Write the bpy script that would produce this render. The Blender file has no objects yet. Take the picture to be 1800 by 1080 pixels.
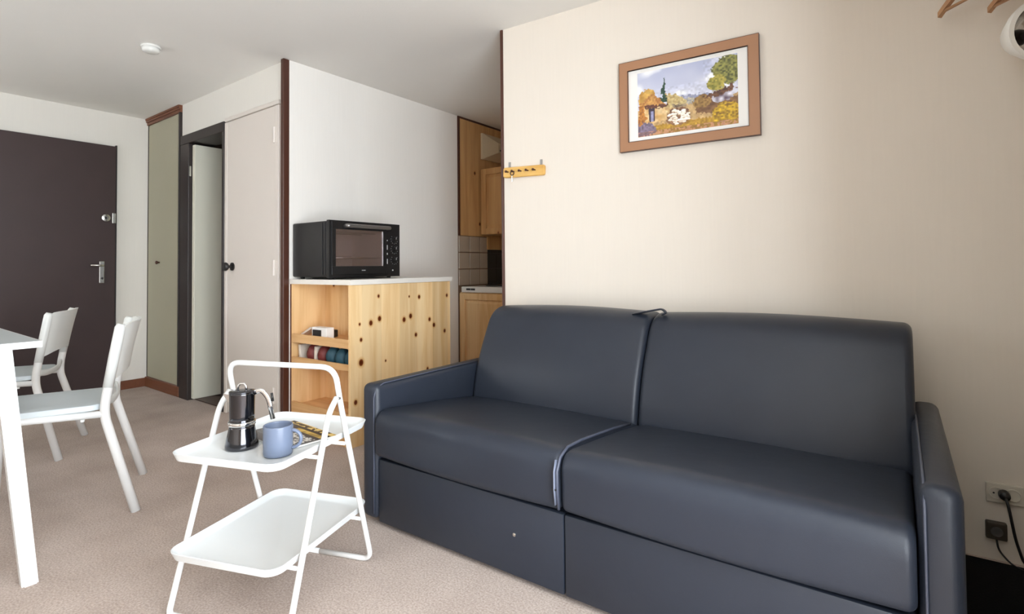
import bpy, bmesh, math, random
from mathutils import Vector, Matrix
random.seed(7)
PI = math.pi
sc = bpy.context.scene
COL = sc.collection

# ------------------------------------------------------------------ camera, world, light, exposure
def set_camera():
    f, cyp, pitch, roll, yaw = 949.0, 443.3, .0249, .0091, .6202
    F0 = Vector((-math.sin(yaw), math.cos(yaw), 0)); R0 = Vector((math.cos(yaw), math.sin(yaw), 0)); U0 = Vector((0, 0, 1))
    F = F0*math.cos(pitch)+U0*math.sin(pitch); Uq = -F0*math.sin(pitch)+U0*math.cos(pitch)
    R = R0*math.cos(roll)-Uq*math.sin(roll); U = R0*math.sin(roll)+Uq*math.cos(roll)
    cam = bpy.data.cameras.new('camera'); o = bpy.data.objects.new('camera', cam); COL.objects.link(o)
    o.matrix_world = Matrix(((R.x, U.x, -F.x, 0), (R.y, U.y, -F.y, 0), (R.z, U.z, -F.z, 1.02), (0, 0, 0, 1)))
    cam.sensor_fit = 'HORIZONTAL'; cam.sensor_width = 36; cam.lens = f/1800*36
    cam.shift_x = 0; cam.shift_y = (cyp-540)/1800; cam.clip_start = .02
    sc.camera = o
set_camera()
WORLD_STRENGTH = 8.8
w = bpy.data.worlds.new('overcast_sky'); sc.world = w; w.use_nodes = True
bg = w.node_tree.nodes['Background']; bg.inputs[0].default_value = (.86, .93, 1.0, 1); bg.inputs[1].default_value = WORLD_STRENGTH
sc.view_settings.view_transform = 'Standard'; sc.view_settings.look = 'None'
sc.view_settings.gamma = 1; sc.view_settings.use_curve_mapping = False
sc.view_settings.exposure = .94
sc.cycles.use_denoising = True
sc.cycles.max_bounces = 16; sc.cycles.diffuse_bounces = 12; sc.cycles.glossy_bounces = 6; sc.cycles.transparent_max_bounces = 12
sc.cycles.sample_clamp_indirect = 8
def portal(name, loc, rot, sx, sy):     # sampling portals that sit in the window openings and give no light of their own
    l = bpy.data.lights.new(name, 'AREA'); l.shape = 'RECTANGLE'; l.size = sx; l.size_y = sy; l.cycles.is_portal = True
    o = bpy.data.objects.new(name, l); COL.objects.link(o); o.location = loc; o.rotation_euler = rot
XW = .70          # window wall
YL = -1.75        # wall left of the camera
CEIL = 2.335
XF = -5.36        # entrance wall
XO = -3.11        # wall behind the oven
W1 = (-.75, 1.13, .06, 2.2)        # y0,y1,z0,z1 balcony window
W2 = (-4.5, -3.7, .95, 2.1)        # x0,x1,z0,z1 unseen window added as fill light over the dining end
portal('window_portal', (XW+.02, (W1[0]+W1[1])/2, (W1[2]+W1[3])/2), (0, PI/2, 0), W1[3]-W1[2], W1[1]-W1[0])
portal('window_portal', ((W2[0]+W2[1])/2, YL-.02, (W2[2]+W2[3])/2), (-PI/2, 0, 0), W2[1]-W2[0], W2[3]-W2[2])

# ------------------------------------------------------------------ materials
def nodes(name):
    m = bpy.data.materials.new(name); m.use_nodes = True
    nt = m.node_tree; return m, nt, nt.nodes['Principled BSDF']
def lnk(nt, a, b): nt.links.new(a, b)
def new(nt, t, **kw):
    n = nt.nodes.new(t)
    for k, v in kw.items(): setattr(n, k, v)
    return n
def mat(name, col, rough=.5, metal=0, var=.0, vscale=8, bump=0, bscale=200, spec=.5, stretch=None, coat=0):
    m, nt, b = nodes(name)
    b.inputs['Roughness'].default_value = rough; b.inputs['Metallic'].default_value = metal
    b.inputs['Specular IOR Level'].default_value = spec
    b.inputs['Coat Weight'].default_value = coat
    tc = new(nt, 'ShaderNodeTexCoord')
    src = tc.outputs['Object']
    if stretch:
        mp = new(nt, 'ShaderNodeMapping'); mp.inputs['Scale'].default_value = stretch; lnk(nt, src, mp.inputs[0]); src = mp.outputs[0]
    n = new(nt, 'ShaderNodeTexNoise'); n.inputs['Scale'].default_value = vscale; n.inputs['Detail'].default_value = 6
    lnk(nt, src, n.inputs['Vector'])
    mx = new(nt, 'ShaderNodeMix', data_type='RGBA')
    mx.inputs[6].default_value = tuple(c*(1-var) for c in col)+(1,); mx.inputs[7].default_value = tuple(min(1, c*(1+var)) for c in col)+(1,)
    lnk(nt, n.outputs['Fac'], mx.inputs[0]); lnk(nt, mx.outputs[2], b.inputs['Base Color'])
    if bump:
        n2 = new(nt, 'ShaderNodeTexNoise'); n2.inputs['Scale'].default_value = bscale; n2.inputs['Detail'].default_value = 3
        lnk(nt, src, n2.inputs['Vector'])
        bp = new(nt, 'ShaderNodeBump'); bp.inputs['Strength'].default_value = bump; bp.inputs['Distance'].default_value = .004
        lnk(nt, n2.outputs['Fac'], bp.inputs['Height']); lnk(nt, bp.outputs[0], b.inputs['Normal'])
    return m
def srgb(r, g, b):
    f = lambda c: (c/255/12.92) if c/255 <= .04045 else ((c/255+.055)/1.055)**2.4
    return (f(r), f(g), f(b))
def carpet_mat():
    m, nt, b = nodes('beige_carpet'); b.inputs['Roughness'].default_value = .95; b.inputs['Specular IOR Level'].default_value = .1
    tc = new(nt, 'ShaderNodeTexCoord')
    a = new(nt, 'ShaderNodeTexNoise'); a.inputs['Scale'].default_value = 160; a.inputs['Detail'].default_value = 5
    c = new(nt, 'ShaderNodeTexNoise'); c.inputs['Scale'].default_value = 3.5; c.inputs['Detail'].default_value = 6
    for n in (a, c): lnk(nt, tc.outputs['Object'], n.inputs['Vector'])
    r1 = new(nt, 'ShaderNodeValToRGB'); e = r1.color_ramp.elements
    e[0].position = .3; e[0].color = srgb(166, 151, 142)+(1,); e[1].position = .7; e[1].color = srgb(206, 192, 182)+(1,)
    r2 = new(nt, 'ShaderNodeValToRGB'); e = r2.color_ramp.elements
    e[0].position = .3; e[0].color = (.82, .80, .79, 1); e[1].position = .65; e[1].color = (1, 1, 1, 1)
    lnk(nt, a.outputs['Fac'], r1.inputs[0]); lnk(nt, c.outputs['Fac'], r2.inputs[0])
    mx = new(nt, 'ShaderNodeMix', data_type='RGBA', blend_type='MULTIPLY'); mx.inputs[0].default_value = 1
    lnk(nt, r1.outputs[0], mx.inputs[6]); lnk(nt, r2.outputs[0], mx.inputs[7]); lnk(nt, mx.outputs[2], b.inputs['Base Color'])
    bp = new(nt, 'ShaderNodeBump'); bp.inputs['Strength'].default_value = .35; bp.inputs['Distance'].default_value = .004
    lnk(nt, a.outputs['Fac'], bp.inputs['Height']); lnk(nt, bp.outputs[0], b.inputs['Normal'])
    return m
def wall_mat(name, col):
    m, nt, b = nodes(name); b.inputs['Roughness'].default_value = .85; b.inputs['Specular IOR Level'].default_value = .2
    tc = new(nt, 'ShaderNodeTexCoord')
    mp = new(nt, 'ShaderNodeMapping'); mp.inputs['Scale'].default_value = (90, 90, 4)
    lnk(nt, tc.outputs['Object'], mp.inputs[0])
    a = new(nt, 'ShaderNodeTexNoise'); a.inputs['Scale'].default_value = 1; a.inputs['Detail'].default_value = 4; lnk(nt, mp.outputs[0], a.inputs['Vector'])
    c = new(nt, 'ShaderNodeTexNoise'); c.inputs['Scale'].default_value = 2.2; c.inputs['Detail'].default_value = 5; lnk(nt, tc.outputs['Object'], c.inputs['Vector'])
    ad = new(nt, 'ShaderNodeMath', operation='ADD'); lnk(nt, a.outputs['Fac'], ad.inputs[0]); lnk(nt, c.outputs['Fac'], ad.inputs[1])
    r = new(nt, 'ShaderNodeMapRange'); r.inputs[1].default_value = .6; r.inputs[2].default_value = 1.4; lnk(nt, ad.outputs[0], r.inputs[0])
    mx = new(nt, 'ShaderNodeMix', data_type='RGBA'); mx.inputs[6].default_value = tuple(x*.965 for x in col)+(1,); mx.inputs[7].default_value = tuple(col)+(1,)
    lnk(nt, r.outputs[0], mx.inputs[0]); lnk(nt, mx.outputs[2], b.inputs['Base Color'])
    bp = new(nt, 'ShaderNodeBump'); bp.inputs['Strength'].default_value = .12; bp.inputs['Distance'].default_value = .003
    lnk(nt, a.outputs['Fac'], bp.inputs['Height']); lnk(nt, bp.outputs[0], b.inputs['Normal'])
    return m
def pine_mat(name, light, dark, axis='Z', board=None, knots=None, kscale=5.5, kthr=.075):
    """pine: grain along axis, optional board steps along Y, knots either listed in object space (y,z,radius) or sown by voronoi"""
    m, nt, b = nodes(name); b.inputs['Roughness'].default_value = .42; b.inputs['Specular IOR Level'].default_value = .35
    tc = new(nt, 'ShaderNodeTexCoord')
    s = {'Z': (14, 14, 1.1), 'X': (1.1, 14, 14), 'Y': (14, 1.1, 14)}[axis]
    mp = new(nt, 'ShaderNodeMapping'); mp.inputs['Scale'].default_value = s; lnk(nt, tc.outputs['Object'], mp.inputs[0])
    a = new(nt, 'ShaderNodeTexNoise'); a.inputs['Scale'].default_value = 1.3; a.inputs['Detail'].default_value = 7; a.inputs['Distortion'].default_value = .6
    lnk(nt, mp.outputs[0], a.inputs['Vector'])
    r = new(nt, 'ShaderNodeValToRGB'); e = r.color_ramp.elements
    e[0].position = .30; e[0].color = tuple(dark)+(1,); e[1].position = .62; e[1].color = tuple(light)+(1,)
    lnk(nt, a.outputs['Fac'], r.inputs[0]); colour = r.outputs[0]
    if board:
        sx = new(nt, 'ShaderNodeSeparateXYZ'); lnk(nt, tc.outputs['Object'], sx.inputs[0])
        d = new(nt, 'ShaderNodeMath', operation='DIVIDE'); d.inputs[1].default_value = board; lnk(nt, sx.outputs['Y'], d.inputs[0])
        fl = new(nt, 'ShaderNodeMath', operation='FLOOR'); lnk(nt, d.outputs[0], fl.inputs[0])
        wn = new(nt, 'ShaderNodeTexWhiteNoise', noise_dimensions='1D'); lnk(nt, fl.outputs[0], wn.inputs['W'])
        rg = new(nt, 'ShaderNodeMapRange'); rg.inputs[3].default_value = .88; rg.inputs[4].default_value = 1.06; lnk(nt, wn.outputs['Value'], rg.inputs[0])
        mu = new(nt, 'ShaderNodeMix', data_type='RGBA', blend_type='MULTIPLY'); mu.inputs[0].default_value = 1
        lnk(nt, colour, mu.inputs[6]); lnk(nt, rg.outputs[0], mu.inputs[7]); colour = mu.outputs[2]
    kd = None
    if knots:
        for ky, kz, kr in [(p, q, t*1.1) for p, q, t in knots]:
            mp2 = new(nt, 'ShaderNodeMapping', vector_type='POINT'); mp2.inputs['Location'].default_value = (0, -ky/kr, -kz/(kr*1.25))
            mp2.inputs['Scale'].default_value = (0, 1/kr, 1/(kr*1.25)); lnk(nt, tc.outputs['Object'], mp2.inputs[0])
            ln = new(nt, 'ShaderNodeVectorMath', operation='LENGTH'); lnk(nt, mp2.outputs[0], ln.inputs[0])
            if kd is None: kd = ln.outputs['Value']
            else:
                mi = new(nt, 'ShaderNodeMath', operation='MINIMUM'); lnk(nt, kd, mi.inputs[0]); lnk(nt, ln.outputs['Value'], mi.inputs[1]); kd = mi.outputs[0]
        scale = 1.0
    else:
        st = {'Z': (kscale, kscale, kscale*.7), 'X': (kscale*.7, kscale, kscale), 'Y': (kscale, kscale*.7, kscale)}[axis]
        mp2 = new(nt, 'ShaderNodeMapping'); mp2.inputs['Scale'].default_value = st; lnk(nt, tc.outputs['Object'], mp2.inputs[0])
        v = new(nt, 'ShaderNodeTexVoronoi'); v.inputs['Scale'].default_value = 1; lnk(nt, mp2.outputs[0], v.inputs['Vector'])
        dv = new(nt, 'ShaderNodeMath', operation='DIVIDE'); dv.inputs[1].default_value = kthr; lnk(nt, v.outputs['Distance'], dv.inputs[0]); kd = dv.outputs[0]
    kr_ = new(nt, 'ShaderNodeValToRGB'); e = kr_.color_ramp.elements
    e[0].position = 0; e[0].color = srgb(70, 32, 14)+(1,); e[1].position = 1; e[1].color = (1, 1, 1, 1)
    q = kr_.color_ramp.elements.new(.42); q.color = srgb(120, 62, 26)+(1,)
    q = kr_.color_ramp.elements.new(.6); q.color = (.86, .72, .55, 1)
    dv2 = new(nt, 'ShaderNodeMath', operation='MULTIPLY'); dv2.inputs[1].default_value = .5; lnk(nt, kd, dv2.inputs[0]); dv2.use_clamp = True
    lnk(nt, dv2.outputs[0], kr_.inputs[0])
    mu = new(nt, 'ShaderNodeMix', data_type='RGBA', blend_type='MULTIPLY'); mu.inputs[0].default_value = 1
    lnk(nt, colour, mu.inputs[6]); lnk(nt, kr_.outputs[0], mu.inputs[7]); lnk(nt, mu.outputs[2], b.inputs['Base Color'])
    return m
def attr_mat(name, rough=.4):
    m, nt, b = nodes(name); b.inputs['Roughness'].default_value = rough
    a = new(nt, 'ShaderNodeVertexColor'); a.layer_name = 'print'; lnk(nt, a.outputs[0], b.inputs['Base Color']); return m
def glass_mat(name, mirror=.08, tint=(1, 1, 1), rough=.0):
    m, nt, b = nodes(name); nt.nodes.remove(b); out = nt.nodes['Material Output']
    t = new(nt, 'ShaderNodeBsdfTransparent'); t.inputs[0].default_value = tuple(tint)+(1,)
    g = new(nt, 'ShaderNodeBsdfGlossy'); g.inputs['Roughness'].default_value = rough; g.inputs[0].default_value = (.95, .95, .95, 1)
    mx = new(nt, 'ShaderNodeMixShader'); mx.inputs[0].default_value = mirror
    lnk(nt, t.outputs[0], mx.inputs[1]); lnk(nt, g.outputs[0], mx.inputs[2]); lnk(nt, mx.outputs[0], out.inputs[0]); return m

M = {}
M['wall'] = wall_mat('cream_wallpaper', (.75, .69, .61)); M['wall_white'] = wall_mat('white_wallpaper', (.87, .845, .80))  # whiter oven wall, its tone also lifted to make up for weak window light
M['wall_hall'] = wall_mat('hall_wall_paint', (.76, .735, .68))
M['ceiling'] = mat('white_ceiling_paint', (.80, .785, .75), .9, var=.02, vscale=3, bump=.1, bscale=120, spec=.2)
M['carpet'] = carpet_mat()
M['brown'] = mat('dark_brown_trim', srgb(74, 40, 28), .4, var=.3, vscale=3, stretch=(20, 20, 1))
M['redbrown'] = mat('reddish_brown_wood', srgb(112, 66, 42), .45, var=.25, vscale=3, stretch=(1, 20, 20))
M['frame_black'] = mat('blackish_door_frame', srgb(42, 33, 31), .45, var=.15, vscale=5)
M['door_brown'] = mat('dark_aubergine_door', srgb(54, 38, 37), .5, var=.14, vscale=6, bump=.05)
M['olive'] = mat('olive_grey_panel', srgb(166, 162, 140), .5, var=.04, vscale=2)
M['door_white'] = mat('greyish_white_door_paint', srgb(216, 208, 200), .45, var=.02, vscale=3)
M['door_cream'] = mat('cream_door_paint', srgb(214, 212, 196), .5, var=.02, vscale=3)
M['bath'] = mat('bathroom_dark_brown', srgb(80, 66, 55), .7, var=.1)
M['bathfloor'] = mat('bathroom_floor_brown', srgb(66, 38, 30), .4, var=.15)
M['chrome'] = mat('brushed_nickel', (.62, .61, .58), .25, 1)
M['polished'] = mat('polished_steel', (.78, .78, .78), .08, 1)
M['black'] = mat('black_plastic', (.012, .011, .011), .4)
M['oven_black'] = mat('black_enamel', (.013, .012, .012), .38, var=.15, vscale=20, spec=.4)
M['oven_in'] = mat('oven_cavity_steel', (.80, .74, .74), .4)
M['oven_glass'] = glass_mat('oven_window_glass', .36, (.85, .80, .80), .02)
M['handle_grey'] = mat('grey_metal_handle', (.30, .29, .28), .3, .8)
M['white_print'] = mat('white_print', (.55, .55, .55), .5)
M['worktop'] = mat('white_laminate', srgb(232, 228, 220), .3, var=.02)
KN = [(2.160,.711,.011),(2.095,.691,.011),(2.356,.688,.011),(2.411,.706,.011),(2.581,.671,.009),(2.622,.630,.010),(2.457,.583,.009),(2.024,.601,.008),(2.014,.691,.006),(2.487,.823,.009),(2.749,.820,.008),(2.725,.581,.009),(2.153,.845,.007),(2.024,.471,.014),(2.206,.455,.005),(1.985,.252,.010),(2.56,.35,.008),(2.4,.83,.005)]
M['pine_panel'] = pine_mat('knotty_pine_panel', srgb(240, 210, 162), srgb(226, 186, 130), 'Z', .145, KN)
M['pine'] = pine_mat('pine_board', srgb(236, 202, 152), srgb(218, 174, 118), 'Z', None, None, 6, .055)
M['pine_h'] = pine_mat('pine_rail', srgb(228, 186, 134), srgb(204, 154, 100), 'X', None, None, 5, .05)
M['pine_dark'] = pine_mat('honey_pine_cabinet', srgb(206, 164, 112), srgb(184, 140, 90), 'Z', None, None, 5, .05)
M['tile'] = mat('taupe_glazed_tile', srgb(176, 160, 142), .25, var=.08, vscale=3)
M['grout'] = mat('cream_grout', srgb(128, 100, 78), .8, var=.05)
M['smoked'] = mat('smoked_glass_lid', (.02, .018, .016), .08)
M['hob'] = mat('white_enamel', srgb(226, 226, 222), .2)
M['beige'] = mat('beige_plastic', srgb(206, 192, 165), .45)
def leather():
    m, nt, b = nodes('slate_blue_faux_leather')
    b.inputs['Roughness'].default_value = .40; b.inputs['Specular IOR Level'].default_value = .42
    tc = new(nt, 'ShaderNodeTexCoord')
    v = new(nt, 'ShaderNodeTexVoronoi'); v.inputs['Scale'].default_value = 420; lnk(nt, tc.outputs['Object'], v.inputs['Vector'])
    n = new(nt, 'ShaderNodeTexNoise'); n.inputs['Scale'].default_value = 5; n.inputs['Detail'].default_value = 4; lnk(nt, tc.outputs['Object'], n.inputs['Vector'])
    mx = new(nt, 'ShaderNodeMix', data_type='RGBA'); mx.inputs[6].default_value = (.017, .021, .032, 1); mx.inputs[7].default_value = (.022, .028, .041, 1)
    lnk(nt, n.outputs['Fac'], mx.inputs[0]); lnk(nt, mx.outputs[2], b.inputs['Base Color'])
    bp = new(nt, 'ShaderNodeBump'); bp.inputs['Strength'].default_value = .12; bp.inputs['Distance'].default_value = .001
    lnk(nt, v.outputs['Distance'], bp.inputs['Height'])
    b2 = new(nt, 'ShaderNodeBump'); b2.inputs['Strength'].default_value = .15; b2.inputs['Distance'].default_value = .02
    lnk(nt, n.outputs['Fac'], b2.inputs['Height']); lnk(nt, bp.outputs[0], b2.inputs['Normal']); lnk(nt, b2.outputs[0], b.inputs['Normal'])
    return m
M['leather'] = leather()
M['piping'] = mat('sofa_piping', (.06, .068, .098), .4)
M['flange'] = mat('pale_blue_flange', (.16, .18, .24), .45)
M['white_metal'] = mat('white_powder_coated_steel', srgb(222, 222, 220), .35, var=.01)
M['chair_plastic'] = mat('white_chair_plastic', srgb(220, 223, 221), .4, var=.01)
M['seat_plastic'] = mat('pale_grey_seat_plastic', srgb(200, 209, 213), .38, var=.02)
M['table_white'] = mat('white_table_laminate', srgb(190, 198, 200), .3, var=.01)
M['tray'] = mat('white_tray_enamel', srgb(218, 221, 221), .3, var=.01)
M['mug'] = mat('blue_grey_stoneware', srgb(106, 117, 138), .3, var=.03)
M['steel_pot'] = mat('mirror_steel_pot', (.10, .10, .11), .12, 1)
M['art'] = attr_mat('watercolour_print'); M['cover'] = attr_mat('magazine_cover', .25)
M['paper'] = mat('white_paper', (.82, .81, .78), .7)
M['frame_tan'] = mat('tan_picture_frame', srgb(164, 120, 88), .4, var=.05, vscale=4)
M['rackwood'] = pine_mat('rack_pine', srgb(232, 190, 112), srgb(206, 156, 78), 'X', None, None, 3, .02)
M['peg'] = mat('dark_wood_peg', srgb(66, 34, 20), .5)
M['socket'] = mat('white_socket_plastic', srgb(206, 200, 186), .4)
M['socket_brown'] = mat('brown_socket_plastic', srgb(66, 58, 48), .45)
M['hanger'] = mat('brown_wooden_hanger', srgb(176, 134, 98), .45, var=.15, vscale=4)
M['lampwhite'] = mat('white_lamp_enamel', srgb(235, 235, 230), .3)
M['teal'] = mat('teal_fabric', srgb(40, 78, 92), .6, var=.2, vscale=25)
M['maroon'] = mat('maroon_fabric', srgb(112, 44, 40), .6, var=.2, vscale=25)
M['offwhite'] = mat('off_white_paper', srgb(220, 210, 196), .7)
M['matblack'] = mat('black_mat_pile', (.006, .006, .006), .95, spec=.1, bump=.4, bscale=180)  # near black that paints the corner's shade
M['glass'] = glass_mat('window_glass', .06)

# ------------------------------------------------------------------ mesh helpers
def obj(name, bm, m, parent=None, smooth=False, autos=35):
    me = bpy.data.meshes.new(name)
    if smooth:
        for f in bm.faces: f.smooth = True
        for e in bm.edges:
            if len(e.link_faces) == 2 and e.calc_face_angle(0) > math.radians(autos): e.smooth = False
    bm.normal_update(); bm.to_mesh(me); bm.free()
    for mm in (m if isinstance(m, (list, tuple)) else [m]): me.materials.append(mm)
    o = bpy.data.objects.new(name, me); COL.objects.link(o)
    if parent: o.parent = parent
    return o
def thing(name, label, cat, loc=(0, 0, 0), rz=0, group=None):
    o = bpy.data.objects.new(name, None); COL.objects.link(o); o.empty_display_size = .05
    o.location = loc; o.rotation_euler = (0, 0, rz); o['label'] = label; o['category'] = cat
    if group: o['group'] = group
    return o
def tag(o, label, cat, group=None):
    o['label'] = label; o['category'] = cat
    if group: o['group'] = group
    return o
def struct(name, label, bm=None, m=None, loc=(0, 0, 0), rz=0, cat='structure', smooth=False):
    if bm is None:
        o = bpy.data.objects.new(name, None); COL.objects.link(o); o.empty_display_size = .05
    else: o = obj(name, bm, m, None, smooth)
    o.location = loc; o.rotation_euler = (0, 0, rz); o['kind'] = 'structure'; o['label'] = label; o['category'] = cat
    return o
def box(bm, x0, x1, y0, y1, z0, z1, bev=0, seg=2, mi=0, mtx=None):
    r = bmesh.ops.create_cube(bm, size=1)
    vs = r['verts']
    bmesh.ops.scale(bm, vec=(abs(x1-x0), abs(y1-y0), abs(z1-z0)), verts=vs)
    bmesh.ops.translate(bm, vec=((x0+x1)/2, (y0+y1)/2, (z0+z1)/2), verts=vs)
    fs = list({f for v in vs for f in v.link_faces})
    if bev:
        es = list({e for v in vs for e in v.link_edges})
        rr = bmesh.ops.bevel(bm, geom=es, offset=bev, segments=seg, affect='EDGES', profile=.5)
        vs = list({v for f in rr['faces'] for v in f.verts} | {v for v in vs if v.is_valid})
        fs = list({f for v in vs for f in v.link_faces})
    for f in fs: f.material_index = mi
    if mtx is not None: bmesh.ops.transform(bm, matrix=mtx, verts=vs)
    return vs
def bx(*a, **k):
    bm = bmesh.new(); box(bm, *a, **k); return bm
def tube(bm, pts, r, n=10, closed=False, flat=None, cap=True):
    """sweep a circle (or an ellipse: flat=(ru,rv)) along points"""
    P = [Vector(p) for p in pts]; N = len(P); rings = []
    up = None
    for i, p in enumerate(P):
        if closed: t = (P[(i+1) % N]-P[i-1])
        elif i == 0: t = P[1]-P[0]
        elif i == N-1: t = P[-1]-P[-2]
        else: t = (P[i+1]-p).normalized()+(p-P[i-1]).normalized()
        t.normalize()
        if up is None:
            up = Vector((0, 0, 1)) if abs(t.z) < .9 else Vector((1, 0, 0))
        u = (up-t*up.dot(t)).normalized(); v = t.cross(u); up = u
        ri = r[i] if isinstance(r, (list, tuple)) else r
        ru, rv = (ri, ri) if not flat else flat
        rings.append([bm.verts.new(p+u*(ru*math.cos(2*PI*k/n))+v*(rv*math.sin(2*PI*k/n))) for k in range(n)])
    for i in range(N if closed else N-1):
        A, B = rings[i], rings[(i+1) % N]
        for k in range(n): bm.faces.new((A[k], A[(k+1) % n], B[(k+1) % n], B[k]))
    if cap and not closed:
        bm.faces.new(rings[0][::-1]); bm.faces.new(rings[-1])
def bend(pts, rad, n=6):
    """round the corners of a polyline"""
    P = [Vector(p) for p in pts]; out = [P[0]]
    for i in range(1, len(P)-1):
        a, b, c = P[i-1], P[i], P[i+1]
        r = rad[i] if isinstance(rad, (list, tuple)) else rad
        d = min(r, (a-b).length*.48, (c-b).length*.48)
        s = b+(a-b).normalized()*d; e = b+(c-b).normalized()*d
        for k in range(n+1):
            t = k/n; out.append(s*(1-t)**2+b*2*t*(1-t)+e*t*t)
    out.append(P[-1]); return out
def lathe(bm, prof, n=32, c=(0, 0), cap0=True, cap1=True, mtx=None):
    rings = []; allv = []
    for r, z in prof:
        ring = [bm.verts.new((c[0]+r*math.cos(2*PI*k/n), c[1]+r*math.sin(2*PI*k/n), z)) for k in range(n)]; rings.append(ring); allv += ring
    for A, B in zip(rings, rings[1:]):
        for k in range(n): bm.faces.new((A[k], A[(k+1) % n], B[(k+1) % n], B[k]))
    if cap0: bm.faces.new(rings[0][::-1])
    if cap1: bm.faces.new(rings[-1])
    if mtx is not None: bmesh.ops.transform(bm, matrix=mtx, verts=allv)
    return allv
def rrect(x0, x1, y0, y1, r, n=6):
    out = []
    for cx, cy, a in ((x1-r, y1-r, 0), (x0+r, y1-r, PI/2), (x0+r, y0+r, PI), (x1-r, y0+r, 1.5*PI)):
        for k in range(n+1): out.append((cx+r*math.cos(a+k/n*PI/2), cy+r*math.sin(a+k/n*PI/2)))
    return out
def stack(bm, loops, cap0=True, cap1=True):
    """bridge loops of 3d points"""
    R = [[bm.verts.new(p) for p in L] for L in loops]; n = len(R[0])
    for A, B in zip(R, R[1:]):
        for k in range(n): bm.faces.new((A[k], A[(k+1) % n], B[(k+1) % n], B[k]))
    if cap0: bm.faces.new(R[0][::-1])
    if cap1: bm.faces.new(R[-1])
def smooth_profile(pts, rad, n=5):
    """closed 2d polygon with rounded corners (per-corner radius)"""
    out = []; N = len(pts)
    for i in range(N):
        a, b, c = Vector(pts[i-1]), Vector(pts[i]), Vector(pts[(i+1) % N]); d = min(rad[i], (a-b).length*.49, (c-b).length*.49)
        s = b+(a-b).normalized()*d; e = b+(c-b).normalized()*d
        for k in range(n+1):
            t = k/n; out.append(s*(1-t)**2+b*2*t*(1-t)+e*t*t)
    return out
def inset(poly, d):
    N = len(poly); area = sum(poly[i-1].x*poly[i].y-poly[i].x*poly[i-1].y for i in range(N)); sg = 1 if area > 0 else -1
    out = []
    for i in range(N):
        t = (poly[(i+1) % N]-poly[i-1]);
        if t.length < 1e-9: out.append(poly[i].copy()); continue
        t.normalize(); nrm = Vector((-t.y, t.x))*sg; out.append(poly[i]+nrm*d)
    return out
def cushion(bm, prof, x0, x1, r, crown=0, ns=5, mid=7):
    """extrude a yz profile along x, with rounded end edges and a slight crown in the middle"""
    st = []
    for k in range(ns+1):
        a = k/ns*PI/2; st.append((x0+r*(1-math.sin(a)), r*(1-math.cos(a)) if False else r*(1-math.sin(PI/2-(PI/2-a)))))
    loops = []
    for k in range(ns+1):
        a = k/ns*PI/2; loops.append((x0+r*(1-math.cos(a)), r*(1-math.sin(a))))
    for k in range(1, mid): 
        t = k/mid; loops.append((x0+r+(x1-x0-2*r)*t, -crown*math.sin(PI*t)))
    for k in range(ns, -1, -1):
        a = k/ns*PI/2; loops.append((x1-r*(1-math.cos(a)), r*(1-math.sin(a))))
    stack(bm, [[(x, p.x, p.y) for p in inset(prof, d)] for x, d in loops])
    bmesh.ops.recalc_face_normals(bm, faces=bm.faces)

# ------------------------------------------------------------------ room shell
AC = math.atan(-.0287)                                   # the closet wall runs very slightly off square
def cw(x, d=0): return Vector((x-d*math.sin(AC)*0, 1.971-.0287*(x+4.5)+d, 0))
AS = math.atan(.0359)
def sw(x, d=0): return Vector((x, 2.431+.0359*(x+1)+d, 0))

struct('floor', 'beige grey carpet covering the whole living room floor', bx(XF-.1, XW+.1, YL-.1, 4.4, -.08, 0), M['carpet'], cat='floor')
struct('ceiling', 'plain white painted ceiling over the living room', bx(XF-.1, XW+.1, YL-.1, 4.4, CEIL, CEIL+.1), M['ceiling'], cat='ceiling')
struct('wall_far', 'off white wall around the dark entrance door', bx(XF-.1, XF, YL-.1, 2.1, 0, CEIL), M['wall_hall'], cat='wall')
bm = bmesh.new()
a, b, c, d = W2
box(bm, XF, a, YL-.1, YL, 0, CEIL); box(bm, b, XW, YL-.1, YL, 0, CEIL); box(bm, a, b, YL-.1, YL, 0, c); box(bm, a, b, YL-.1, YL, d, CEIL)
struct('wall_left', 'cream wall with a long window over the dining end', bm, M['wall'], cat='wall')
bm = bmesh.new()
a, b, c, d = W1
box(bm, XW, XW+.1, YL-.1, a, 0, CEIL); box(bm, XW, XW+.1, b, 2.6, 0, CEIL); box(bm, XW, XW+.1, a, b, 0, c); box(bm, XW, XW+.1, a, b, d, CEIL)
box(bm, .22, XW, 1.16, 1.28, 0, CEIL)      # unseen pier added to keep window light off the sofa corner
struct('wall_right', 'cream wall with the balcony window beside the sofa corner', bm, M['wall'], cat='wall')
# sofa wall
L = (XW+1.765)/math.cos(AS)
struct('wall_back', 'cream wallpapered wall behind the blue grey sofa', bx(0, L, 0, .12, 0, CEIL), M['wall'], sw(-1.765), AS, cat='wall')
# oven wall
struct('wall_kitchen', 'bright cream wall behind the black table oven', bx(XO-.08, XO, 1.945, 3.545, 0, CEIL), M['wall_white'], cat='wall')
struct('wall_alcove', 'back wall of the kitchenette behind the tiles', bx(XO-.1, -.6, 4.28, 4.36, 0, CEIL), M['wall'], cat='wall')
struct('wall_alcove_side', 'side wall closing the kitchenette alcove on the right', bx(-.7, -.6, 2.6, 4.3, 0, CEIL), M['wall'], cat='wall')
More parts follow.
